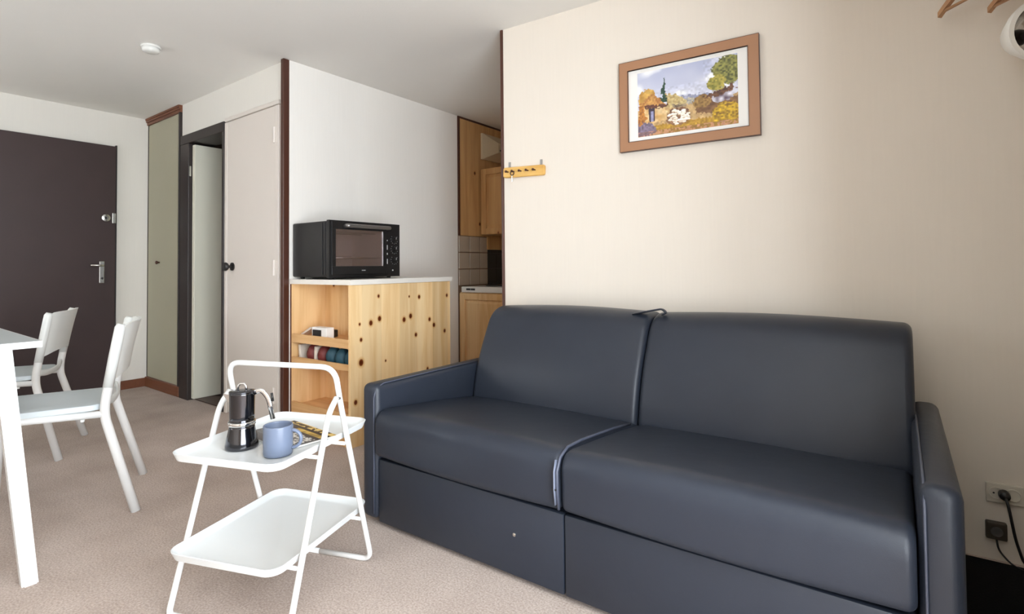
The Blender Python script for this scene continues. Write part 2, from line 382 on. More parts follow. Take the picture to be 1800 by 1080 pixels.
# closet wall, local x = distance from X=-4.5 ; openings: wardrobe, bathroom door, closet door
CW0 = Vector((-4.5, 1.971, 0))
def lx(X): return (X+4.5)/math.cos(AC)
bm = bmesh.new()
def seg(x0, x1, z0, z1): box(bm, lx(x0), lx(x1), 0, .10, z0, z1)
seg(-5.36, -5.345, 0, CEIL); seg(-4.655, -4.64, 0, CEIL)
seg(-4.64, -3.905, 2.075, CEIL); seg(-3.905, -3.18, 2.094, CEIL)
seg(-3.18, XO-.028, 0, CEIL)
struct('wall_hall', 'cream hall wall holding wardrobe panel and two doors', bm, M['wall_hall'], CW0, AC, cat='wall')
# bathroom interior behind the open door
bm = bmesh.new()
box(bm, -4.72, -4.66, 2.09, 3.4, 0, CEIL); box(bm, -3.84, -3.78, 2.09, 3.4, 0, CEIL); box(bm, -4.72, -3.78, 3.4, 3.46, 0, CEIL)
struct('wall_bathroom', 'dark walls of the room behind the open door', bm, M['bath'], cat='wall')
struct('floor_bathroom', 'dark brown floor behind the open door', bx(-4.66, -3.84, 2.0, 3.4, 0, .006), M['bathfloor'], cat='floor')

# trims
struct('trim_1', 'tall brown corner post left of the table oven', bx(XO-.028, XO+.004, 1.903, 1.944, 0, CEIL, bev=.003), M['brown'], cat='trim')
struct('trim_2', 'tall brown post ending the wall left of the sofa', bx(-.016, .0, -.006, .126, 0, CEIL, bev=.002), M['brown'], sw(-1.766), AS, cat='trim')
struct('trim_3', 'brown strip edging the kitchenette wood panel on the left', bx(XO-.002, XO+.012, 3.547, 3.567, 1.287, 2.318), M['brown'], cat='trim')
struct('trim_4', 'brown strip along the top of the kitchenette panel', bx(XO-.002, XO+.012, 3.547, 4.27, 2.318, CEIL-.001), M['brown'], cat='trim')
struct('baseboard_far', 'reddish brown baseboard right of the entrance door', bx(XF+.001, XF+.016, 1.80, 1.985, 0, .073, bev=.003), M['redbrown'], cat='baseboard')
# windows out of the frame (they light the room)
def window(name, label, x0, x1, z0, z1, n, loc, rz):
    W = struct(name, label, None, None, loc, rz, 'window')
    bm = bmesh.new()
    box(bm, x0, x1, -.03, .03, z0, z0+.05); box(bm, x0, x1, -.03, .03, z1-.05, z1)
    xs = [x0+(x1-x0)*k/n for k in range(n+1)]
    for k, x in enumerate(xs):
        x = min(max(x, x0+.025), x1-.025); box(bm, x-.025, x+.025, -.03, .03, z0+.05, z1-.05)
    obj('window_frame', bm, M['door_white'], W)
    for k in range(n):
        obj('pane', bx(xs[k]+.026, xs[k+1]-.026, -.004, .004, z0+.051, z1-.051), M['glass'], W)
window('window_1', 'tall balcony window in the right wall', W1[0], W1[1], W1[2], W1[3], 2, (XW+.05, 0, 0), PI/2)
window('window_2', 'long window in the left wall over the dining end', W2[0], W2[1], W2[2], W2[3], 2, (0, YL-.05, 0), 0)

# ------------------------------------------------------------------ doors
D1 = struct('door_1', 'dark brown flush entrance door with nickel lever handle', None, None, (XF, 0, 0), 0, 'door')
obj('door_leaf', bx(.004, .035, .86, 1.745, .008, 2.05, bev=.003), M['door_brown'], D1)
obj('door_edge_seal', bx(.002, .03, 1.746, 1.755, .0, 2.06), M['black'], D1)
h = obj('handle_plate', bx(.036, .046, 1.632, 1.668, .905, 1.085, bev=.004), M['chrome'], D1)
bm = bmesh.new(); tube(bm, bend([(.046, 1.65, 1.05), (.085, 1.65, 1.05), (.088, 1.56, 1.052)], .02), .009); obj('lever', bm, M['chrome'], h, True)
bm = bmesh.new(); lathe(bm, [(.0, 0), (.009, 0), (.009, .005), (0, .005)], 14, mtx=Matrix.Translation((.047, 1.65, .945)) @ Matrix.Rotation(PI/2, 4, 'Y')); obj('keyhole', bm, M['black'], h)
bm = bmesh.new(); lathe(bm, [(.001, 0), (.032, 0), (.034, .006), (.030, .014), (.016, .017), (.014, .010), (.001, .010)], 24, mtx=Matrix.Translation((.036, 1.675, 1.444)) @ Matrix.Rotation(PI/2, 4, 'Y'))
k = obj('door_lock', bm, M['chrome'], D1, True)
bm = bmesh.new(); lathe(bm, [(.001, 0), (.010, 0), (.008, .004), (.001, .004)], 14, mtx=Matrix.Translation((.047, 1.675, 1.444)) @ Matrix.Rotation(PI/2, 4, 'Y')); obj('lock_cylinder', bm, M['black'], k)
obj('lock_keeper', bx(.036, .055, 1.715, 1.742, 1.40, 1.488, bev=.004), M['chrome'], D1)

def cdoor(name, label, X): return struct(name, label, None, None, (X, 1.971-.0287*(X+4.5), 0), AC, 'door')
# wardrobe panel
D4 = cdoor('door_4', 'tall olive grey wardrobe panel in the hall corner', -5.345)
W_ = .69
obj('wardrobe_panel', bx(.012, W_-.02, -.004, .016, .085, 2.276, bev=.003), M['olive'], D4)
bm = bmesh.new(); box(bm, 0, W_, -.016, .05, 2.278, 2.30, bev=.003); box(bm, 0, W_, -.024, .05, 2.30, 2.318, bev=.003); box(bm, 0, W_, -.03, .05, 2.318, CEIL-.001, bev=.003)
obj('cornice', bm, M['redbrown'], D4)
obj('plinth', bx(0, W_, -.02, .05, 0, .083, bev=.004), M['redbrown'], D4)
obj('side_strip', bx(W_-.02, W_, -.022, .05, .084, 2.277, bev=.002), M['frame_black'], D4)
obj('side_strip', bx(0, .011, -.006, .05, .084, 2.277), M['frame_black'], D4)
bm = bmesh.new(); lathe(bm, [(.006, 0), (.007, .012), (.014, .018), (.015, .026), (.009, .031), (.001, .032)], 18, mtx=Matrix.Translation((.262, -.004, 1.072)) @ Matrix.Rotation(PI/2, 4, 'X')); obj('knob', bm, M['peg'], D4, True)
# bathroom doorway, leaf open inward
D2 = cdoor('door_2', 'blackish brown door frame with white door standing open inward', -4.64)
wd = .735
bm = bmesh.new(); box(bm, 0, .155, -.022, .16, 0, 1.999, bev=.004); obj('left_jamb', bm, M['frame_black'], D2)
bm = bmesh.new(); box(bm, wd-.03, wd-.002, -.022, .16, 0, 1.999, bev=.004); obj('right_jamb', bm, M['frame_black'], D2)
bm = bmesh.new(); box(bm, 0, wd-.002, -.022, .16, 2.0, 2.074, bev=.004); obj('head_jamb', bm, M['frame_black'], D2)
obj('strike_plate', bx(.1555, .158, -.018, -.003, 1.74, 1.82), M['chrome'], D2)
lf = obj('door_leaf', bx(.162, .205, .004, .72, .012, 1.985, bev=.003), M['door_cream'], D2)
obj('threshold', bx(.206, wd-.031, .02, .16, 0.0065, .011), M['bathfloor'], D2)
# closet door
D3 = cdoor('door_3', 'narrow greyish white closet door with black round knob', -3.905)
wd3 = .722
bm = bmesh.new(); box(bm, 0, .034, -.016, .06, 0, 2.06, bev=.003); obj('left_jamb', bm, M['door_white'], D3)
bm = bmesh.new(); box(bm, wd3-.045, wd3, -.016, .06, 0, 2.06, bev=.003); obj('right_jamb', bm, M['door_white'], D3)
bm = bmesh.new(); box(bm, 0, wd3, -.016, .06, 2.066, 2.093, bev=.003); obj('head_jamb', bm, M['door_white'], D3)
obj('door_leaf', bx(.037, wd3-.048, -.012, .028, .012, 2.061, bev=.004), M['door_white'], D3)
for z in (.21, 1.02, 1.87):
    bm = bmesh.new(); lathe(bm, [(.008, z-.05), (.008, z+.05)], 12, c=(wd3-.0465, -.02)); box(bm, wd3-.0465, wd3-.022, -.019, -.0165, z-.045, z+.045); obj('hinge', bm, M['door_white'], D3, True)
bm = bmesh.new(); lathe(bm, [(.028, 0), (.028, .008), (.010, .010), (.010, .03), (.024, .036), (.030, .048), (.024, .060), (.001, .063)], 24, mtx=Matrix.Translation((.118, -.012, 1.03)) @ Matrix.Rotation(PI/2, 4, 'X'))
obj('knob', bm, M['black'], D3, True)
obj('latch', bx(.008, .030, -.034, -.0165, 1.0, 1.06, bev=.004), M['black'], D3)

# ------------------------------------------------------------------ sofa
S = thing('sofa', 'large blue grey faux leather sofa bed against the cream wall', 'sofa', (0, 0, 0))
X0, X1, XM = -1.772, .100, -.842
YF = 1.425
# arms
for s, (a, b) in enumerate(((X0, -1.684), (.022, X1))):
    bm = bmesh.new(); box(bm, a, b, YF, 2.30, .022, .552, bev=.028, seg=4); obj('arm', bm, M['leather'], S, True, 60)
    xi = b-.012 if s == 0 else a+.012
    bm = bmesh.new(); tube(bm, [(xi, YF+.001, z) for z in (.05, .2, .35, .5)]+[(xi, YF+.012, .535), (xi, YF+.05, .551), (xi, YF+.4, .553), (xi, 2.1, .553)], .003, 6); obj('arm_piping', bm, M['piping'], S, True)
bm = bmesh.new(); box(bm, -1.682, .02, 1.46, 2.30, .03, .26, bev=.01); obj('base', bm, M['leather'], S, True)
for a, b in ((-1.681, XM-.002), (XM+.002, .019)):
    bm = bmesh.new(); box(bm, a, b, 1.436, 1.459, .018, .262, bev=.006); obj('front_panel', bm, M['leather'], S, True)
bm = bmesh.new(); lathe(bm, [(.006, 0), (.006, .004), (.001, .006)], 12, mtx=Matrix.Translation((-1.025, 1.436, .152)) @ Matrix.Rotation(PI/2, 4, 'X')); obj('button', bm, M['chrome'], S, True)
# seat cushions
sp = smooth_profile([(1.412, .276), (2.10, .276), (2.10, .385), (1.80, .425), (1.405, .462)], [.03, .03, .03, .15, .075], 7)
cb = []
for a, b in ((-1.681, XM-.001), (XM+.001, .019)):
    bm = bmesh.new(); cushion(bm, sp, a, b, .022, .008); cb.append(obj('seat_cushion', bm, M['leather'], S, True, 70))
# flange down the edge of the left seat cushion
bm = bmesh.new(); pts = [(XM-.004, p.x-.004, p.y) for p in [Vector((1.418, .285)), Vector((1.410, .34)), Vector((1.409, .40))]]+[(XM-.004, 1.424, .436), (XM-.004, 1.47, .455), (XM-.004, 1.56, .4535), (XM-.004, 1.8, .431), (XM-.004, 1.95, .411)]
tube(bm, pts, .005, 8); obj('cushion_piping', bm, M['piping'], cb[0], True)
bm = bmesh.new(); tube(bm, [(XM-.010, 1.4085, .30), (XM-.010, 1.402, .35), (XM-.010, 1.402, .40), (XM-.010, 1.412, .432)], .008, 8, flat=(.002, .008)); obj('flange', bm, M['flange'], cb[0], True)
obj('care_label', bx(XM-.018, XM-.003, 1.398, 1.404, .345, .349), M['black'], cb[0])
# back cushions
bp_ = smooth_profile([(1.995, .36), (2.30, .36), (2.372, .70), (2.345, .812), (2.165, .815), (2.035, .56)], [.05, .05, .05, .06, .09, .12], 7)
bb = []
for a, b in ((-1.679, -.847), (-.843, .034)):
    bm = bmesh.new(); cushion(bm, bp_, a, b, .026, .012); bb.append(obj('back_cushion', bm, M['leather'], S, True, 70))
bm = bmesh.new(); tube(bm, bend([(-.93, 2.20, .806), (-.86, 2.19, .822), (-.80, 2.19, .834), (-.782, 2.19, .818), (-.80, 2.19, .81)], .02), .008, 8, flat=(.004, .016)); obj('back_strap', bm, M['leather'], S, True)
for x in (X0+.05, X1-.05):
    for y in (1.50, 2.22):
        bm = bmesh.new(); lathe(bm, [(.02, 0), (.025, .022)], 16, c=(x, y)); obj('foot', bm, M['black'], S, True)

# ------------------------------------------------------------------ pine shelf unit with worktop, oven
U = thing('shelf_unit', 'knotty pine half height shelf unit with open side rack', 'shelf unit', (0, 0, 0))
xa, xb, ya, yb, zt = XO+.006, -2.515, 1.950, 2.783, .916
obj('knotty_panel', bx(xb-.020, xb, ya, yb, .0, zt, bev=.0015), M['pine_panel'], U)
obj('back_panel', bx(xa+.014, xb-.0205, 2.195, 2.21, .10, zt), M['pine'], U)
obj('side_panel', bx(xa, xa+.014, ya, yb, .0, zt), M['pine'], U)
obj('end_panel', bx(xa+.014, xb-.0205, yb-.018, yb, .0, zt), M['pine'], U)
for z in (.585, .44): obj('shelf', bx(xa+.0145, xb-.021, ya+.016, 2.194, z-.014, z, bev=.001), M['pine_h'], U)
obj('shelf', bx(xa+.0145, xb-.021, ya+.016, 2.194, .15, .164), M['pine_h'], U)
obj('shelf_rail', bx(xa+.0145, xb-.021, ya, ya+.015, .555, .607, bev=.002), M['pine_h'], U)
obj('shelf_rail', bx(xa+.0145, xb-.021, ya, ya+.015, .430, .466, bev=.002), M['pine_h'], U)
obj('plinth', bx(xa+.0145, xb-.021, ya, ya+.015, .0, .188, bev=.002), M['pine_h'], U)
obj('stile', bx(xa, xa+.014, ya-.001, ya-.0005, 0, zt), M['redbrown'], U)
bm = bmesh.new()
loops = rrect(0, 1, 0, 1, .01)
prof2 = [(XO+.003, 1.946), (XO+.003, 2.822), (-2.53, 2.822), (-2.507, 2.80), (-2.507, 1.946)]
for zz in (): pass
stack(bm, [[(x, y, z) for x, y in prof2] for z in (.917, .9175, .945, .946)]); bmesh.ops.recalc_face_normals(bm, faces=bm.faces)
bmesh.ops.bevel(bm, geom=[e for e in bm.edges if abs(e.verts[0].co.z-e.verts[1].co.z) < 1e-6 and e.verts[0].co.z in (.946,)], offset=.004, segments=2, affect='EDGES')
Wt = obj('worktop', bm, M['worktop'], None, True); tag(Wt, 'white laminate worktop lying on the pine shelf unit', 'worktop')
# things in the rack
bm = bmesh.new(); box(bm, -2.93, -2.785, 1.985, 2.04, .586, .655, bev=.003); g = obj('carton', bm, M['paper']); tag(g, 'white carton with black band on the upper rack shelf', 'box')
obj('black_band', bx(-2.92, -2.835, 1.9835, 1.9848, .60, .64), M['black'], g)
bm = bmesh.new(); box(bm, -.012, .10, -.03, .03, 0, .012); g = obj('folded_leaflet', bm, M['offwhite']); g.location = (-3.055, 2.03, .595); g.rotation_euler = (0, -.45, 0); tag(g, 'off white leaflet tilted at left of the upper rack shelf', 'leaflet')
bm = bmesh.new(); box(bm, -.06, .06, -.02, .02, 0, .045, bev=.006); g = obj('black_gadget', bm, M['black']); g.location = (-2.90, 2.09, .5865); tag(g, 'small black gadget behind the white carton', 'gadget')
def pouch(name, x, y, w_, h, m, label, cat, group=None, tilt=0):
    bm = bmesh.new(); bmesh.ops.create_uvsphere(bm, u_segments=18, v_segments=12, radius=1)
    for v in bm.verts:
        q = v.co; t = (q.z+1)/2
        s = 1+.05*math.sin(5*math.atan2(q.y, q.x)+q.z*4)
        v.co = Vector((q.x*w_*s, q.y*.045*s, (max(q.z, -.8)+.8)/1.8*h*(1-.12*abs(q.x)**2)))
    o = obj(name, bm, m, None, True, 80); o.location = (x, y, .441); o.rotation_euler = (0, 0, tilt); tag(o, label, cat, 'cloth pouches on the lower rack')
pouch('cloth_pouch', -2.588, 2.02, .041, .10, M['teal'], 'teal cloth pouch at the right end of the lower rack', 'pouch', None)
pouch('cloth_pouch', -2.675, 2.02, .041, .102, M['teal'], 'teal cloth pouch second from right on the lower rack', 'pouch')
pouch('cloth_pouch', -2.762, 2.02, .041, .105, M['teal'], 'teal cloth pouch beside the maroon ones on the lower rack', 'pouch')
pouch('cloth_pouch', -2.846, 2.02, .038, .105, M['maroon'], 'maroon cloth pouch touching the teal ones on the rack', 'pouch')
pouch('cloth_pouch', -2.955, 2.02, .039, .105, M['maroon'], 'maroon cloth pouch between off white packets on the rack', 'pouch')
for x, t, lb in ((-2.900, .1, 'off white packet between the two maroon pouches'), (-3.055, -.25, 'off white packet at the left end of the lower rack')):
    bm = bmesh.new(); box(bm, -.011, .011, -.04, .04, 0, .095, bev=.004); o = obj('paper_packet', bm, M['offwhite']); o.location = (x, 2.025, .4425); o.rotation_euler = (0, t*.4, 0); tag(o, lb, 'packet', 'paper packets on the lower rack')

# oven
O = thing('table_oven', 'black table oven with glass door on the white worktop', 'oven', (-2.72, 1.958, .946))
# local: x 0 = front face, -.384 back ; y 0 .. .552 ; z .010 .. .352
bm = bmesh.new(); box(bm, -.38, -.022, .004, .548, .014, .350, bev=.010, seg=3)
for f in [f for f in bm.faces if f.normal.x > .99 and f.calc_center_median().x > -.03]: bm.faces.remove(f)
obj('housing', bm, M['oven_black'], O, True)
bm = bmesh.new()
for y0, y1, z0, z1 in ((0, .040, .010, .354), (.432, .552, .010, .354), (.04, .432, .010, .078), (.04, .432, .302, .354)):
    box(bm, -.024, 0, y0, y1, z0, z1)
bmesh.ops.remove_doubles(bm, verts=bm.verts, dist=1e-5)
obj('front_frame', bm, M['oven_black'], O)
for x in (-.045, -.070):
    obj('side_rib', bx(x-.004, x+.004, -.0015, .004, .03, .34, bev=.001), M['oven_black'], O)
# door
dr = obj('oven_door', None or bx(.0005, .010, .012, .430, .028, .079, bev=.003), M['oven_black'], O)
for a in ((.012, .0395, .079, .302), (.404, .430, .079, .302), (.012, .430, .302, .345)):
    obj('door_border', bx(.0005, .010, a[0], a[1], a[2], a[3], bev=.001), M['oven_black'], dr)
obj('window_pane', bx(.002, .006, .040, .4035, .0795, .3015), M['oven_glass'], dr)
bm = bmesh.new(); tube(bm, bend([(.010, .105, .323), (.040, .105, .323), (.040, .435, .323), (.010, .435, .323)], .012), .012, 12); obj('door_handle', bm, M['handle_grey'], dr, True)
bm = bmesh.new(); lathe(bm, [(.001, 0), (.024, 0), (.024, .0015), (.001, .0015)], 24, mtx=Matrix.Translation((.0102, .243, .052)) @ Matrix.Rotation(PI/2, 4, 'Y') @ Matrix.Scale(.45, 4, (1, 0, 0)))
lg = obj('oval_badge', bm, M['black'], dr)
bm = bmesh.new()
for k in range(5): box(bm, .0118, .0122, .228+k*.006, .2325+k*.006, .050, .0545)
obj('badge_lettering', bm, M['white_print'], dr)
# cavity
bm = bmesh.new(); box(bm, -.34, -.026, .03, .43, .04, .31)
for f in [f for f in bm.faces if f.normal.x > .9]: bm.faces.remove(f)
bmesh.ops.reverse_faces(bm, faces=bm.faces); obj('cavity', bm, M['oven_in'], O)
bm = bmesh.new()
for k in range(11): tube(bm, [(-.33, .045+k*.037, .13), (-.03, .045+k*.037, .13)], .0025, 6)
tube(bm, [(-.03, .033, .13), (-.03, .427, .13)], .003, 6); tube(bm, [(-.32, .033, .13), (-.32, .427, .13)], .003, 6); obj('wire_rack', bm, M['polished'], O, True)
for z in (.065, .29):
    for x in (-.1, -.24):
        bm = bmesh.new(); tube(bm, [(x, .032, z), (x, .428, z)], .004, 8); obj('heating_element', bm, M['chrome'], O, True)
for z in (.253, .188, .117):
    bm = bmesh.new(); mt = Matrix.Translation((.0, .505, z)) @ Matrix.Rotation(PI/2, 4, 'Y')
    lathe(bm, [(.001, 0.0005), (.022, 0.0005), (.021, .003), (.017, .004), (.0155, .018), (.001, .019)], 24, mtx=mt); kb = obj('knob', bm, M['oven_black'], O, True)
    obj('pointer', bx(.0192, .0205, .5035, .5065, z, z+.014), M['white_print'], kb)
    bm = bmesh.new()
    for k in range(9):
        a = math.radians(-220+k*32); y, zz = .505+.029*math.cos(a), z+.029*math.sin(a); box(bm, .0003, .0012, y-.0015, y+.0015, zz-.0015, zz+.0015)
    obj('dial_marks', bm, M['white_print'], O)
for zz, hh in ((.245, .008), (.20, .03), (.158, .012), (.108, .032)):
    obj('symbol_print', bx(.0003, .0012, .441, .447, zz-hh/2, zz+hh/2), M['white_print'], O)
bm = bmesh.new(); lathe(bm, [(.001, .0004), (.005, .0004), (.004, .004), (.001, .004)], 12, mtx=Matrix.Translation((0, .490, .05)) @ Matrix.Rotation(PI/2, 4, 'Y')); obj('pilot_lamp', bm, M['white_print'], O)
for x in (-.34, -.05):
    for y in (.05, .50):
        bm = bmesh.new(); lathe(bm, [(.012, 0), (.014, .014)], 12, c=(x, y)); obj('foot', bm, M['black'], O, True)
obj('crumb_tray', bx(-.30, .045, .09, .43, .003, .0075, bev=.001), M['oven_black'], O)

# ------------------------------------------------------------------ kitchenette
KP = struct('wall_panel', 'honey coloured wood panel above the kitchenette tiles', bx(XO-.08, XO, 3.5455, 4.279, 0, CEIL), M['grout'], cat='wall')
obj('wood_panel', bx(XO+.0005, XO+.010, 3.5675, 4.275, 1.287, 2.317), M['pine_dark'], KP)
obj('dark_splash_panel', bx(XO+.008, XO+.016, 3.95, 4.26, .846, 1.168, bev=.001), M['smoked'], KP)
obj('wood_strip', bx(XO+.008, XO+.02, 3.94, 4.262, 1.170, 1.286, bev=.001), M['pine_dark'], KP)
T = .1465
tile_me = None
def tile_at(parent, mtx):
    global tile_me
    if tile_me is None:
        bm = bmesh.new(); box(bm, .004, T-.004, 0, .007, .004, T-.004, bev=.0025, seg=1)
        o = obj('tile', bm, M['tile'], parent); tile_me = o.data
    else:
        o = bpy.data.objects.new('tile', tile_me); COL.objects.link(o); o.parent = parent
    o.matrix_local = mtx
for r in range(3):
    for c in range(5):
        tile_at(KP, Matrix.Translation((XO+.0005+.0, 3.548+c*T, 1.286-(r+1)*T)) @ Matrix.Rotation(PI/2, 4, 'Z') @ Matrix.Rotation(0, 4, 'Z') @ Matrix.Diagonal((1, -1, 1, 1)))
KB = bpy.data.objects['wall_alcove']
for r in range(3):
    for c in range(5):
        tile_at(KB, Matrix.Translation((XO+.012+c*T, 4.2795, 1.286-(r+1)*T)) @ Matrix.Diagonal((1, -1, 1, 1)))
def panel_door(parent, x0, x1, z0, z1, y, m, name='cabinet_door'):
    bm = bmesh.new(); fw = .055
    box(bm, x0, x0+fw, y-.02, y, z0, z1, bev=.003); box(bm, x1-fw, x1, y-.02, y, z0, z1, bev=.003)
    box(bm, x0+fw, x1-fw, y-.02, y, z0, z0+fw, bev=.003); box(bm, x0+fw, x1-fw, y-.02, y, z1-fw, z1, bev=.003)
    d_ = obj(name, bm, m, parent)
    bm = bmesh.new(); xa_, xb_, za, zb = x0+fw, x1-fw, z0+fw, z1-fw
    stack(bm, [[(xa_, y-.006, za), (xb_, y-.006, za), (xb_, y-.006, zb), (xa_, y-.006, zb)], [(xa_+.03, y-.017, za+.03), (xb_-.03, y-.017, za+.03), (xb_-.03, y-.017, zb-.03), (xa_+.03, y-.017, zb-.03)]], False, True)
    bmesh.ops.recalc_face_normals(bm, faces=bm.faces)
    obj('door_panel', bm, m, d_)
    return d_
C1 = thing('wall_cabinet', 'honey pine wall cabinet above the white hob', 'cabinet', (0, 0, 0))
obj('cabinet_body', bx(XO+.012, -2.0, 3.866, 4.268, 1.302, 1.905), M['pine_dark'], C1)
panel_door(C1, XO+.02, -2.66, 1.304, 1.903, 3.864, M['pine_dark']); panel_door(C1, -2.655, -2.2, 1.304, 1.903, 3.864, M['pine_dark'])
obj('bottom_rail', bx(XO+.012, -2.0, 4.235, 4.255, 1.225, 1.301), M['pine_dark'], C1)
C2 = thing('base_cabinet', 'light pine base cabinet under the white hob', 'cabinet', (0, 0, 0))
obj('cabinet_body', bx(XO+.012, -1.9, 3.562, 4.26, .09, .792), M['pine'], C2)
panel_door(C2, XO+.02, -2.58, .10, .785, 3.560, M['pine']); panel_door(C2, -2.575, -2.05, .10, .785, 3.560, M['pine'])
obj('plinth', bx(XO+.012, -1.9, 3.6, 3.62, 0, .089), M['brown'], C2)
HB = thing('hob', 'white enamel hob with dark raised lid in the kitchenette', 'hob', (0, 0, 0))
obj('hob_body', bx(XO+.045, -2.0, 3.535, 4.20, .793, .842, bev=.005), M['hob'], HB)
for x in (-2.98, -2.93): obj('control_slot', bx(x-.028, x+.018, 3.533, 3.5345, .812, .828), M['black'], HB)
for x, y in ((-2.85, 3.75), (-2.55, 4.0)):
    bm = bmesh.new(); lathe(bm, [(.09, .8425), (.09, .852), (.001, .853)], 28, c=(x, y)); obj('hot_plate', bm, M['black'], HB, True)
V = thing('ventilator', 'beige pyramid shaped vent cover over the wall cabinet', 'vent', (0, 0, 0))
bm = bmesh.new()
y0, y1, z0, z1 = 3.86, 4.20, 2.0, 2.24
stack(bm, [[(XO+.0105, y0, z0), (XO+.0105, y1, z0), (XO+.0105, y1, z1), (XO+.0105, y0, z1)], [(XO+.03, y0, z0), (XO+.03, y1, z0), (XO+.03, y1, z1), (XO+.03, y0, z1)], [(XO+.11, y0+.14, z0+.07), (XO+.11, y1-.03, z0+.07), (XO+.11, y1-.03, z1-.08), (XO+.11, y0+.14, z1-.08)]])
bmesh.ops.recalc_face_normals(bm, faces=bm.faces); obj('vent_cover', bm, M['beige'], V)
obj('vent_slot', bx(XO+.111, XO+.114, y0+.16, y1-.05, z0+.085, z0+.10), M['black'], V)

# ------------------------------------------------------------------ ceiling detector
SD = thing('smoke_detector', 'small round white smoke detector on the ceiling', 'detector', (-3.56, 1.335, CEIL))
bm = bmesh.new(); lathe(bm, [(.052, -.012), (.052, -.0005)], 32); obj('mounting_base', bm, M['hob'], SD, True)
bm = bmesh.new(); lathe(bm, [(.001, -.040), (.03, -.040), (.043, -.034), (.048, -.0125), (.02, -.0125)], 32, cap1=False); obj('detector_cap', bm, M['hob'], SD, True)

# ------------------------------------------------------------------ picture
def lerp(a, b, t): return tuple(x+(y-x)*t for x, y in zip(a, b))
def hash2(x, y): 
    v = math.sin(x*127.1+y*311.7)*43758.5453; return v-math.floor(v)
def vnoise(x, y):
    i, j = math.floor(x), math.floor(y); f, g = x-i, y-j; f = f*f*(3-2*f); g = g*g*(3-2*g)
    a = hash2(i, j)*(1-f)+hash2(i+1, j)*f; b = hash2(i, j+1)*(1-f)+hash2(i+1, j+1)*f
    return a*(1-g)+b*g
def inpoly(u, v, P):
    r = False; n = len(P)
    for i in range(n):
        (x1, y1), (x2, y2) = P[i-1], P[i]
        if (y1 > v) != (y2 > v) and u < (x2-x1)*(v-y1)/(y2-y1)+x1: r = not r
    return r
SHEEP = []
for k in range(30):
    a_ = k/30*2.4*PI; q_ = .35+.65*((k*7) % 10)/10
    SHEEP.append((.43+.115*q_*math.cos(a_), .77+.115*q_*math.sin(a_), .020+.006*((k*3) % 4)/4))
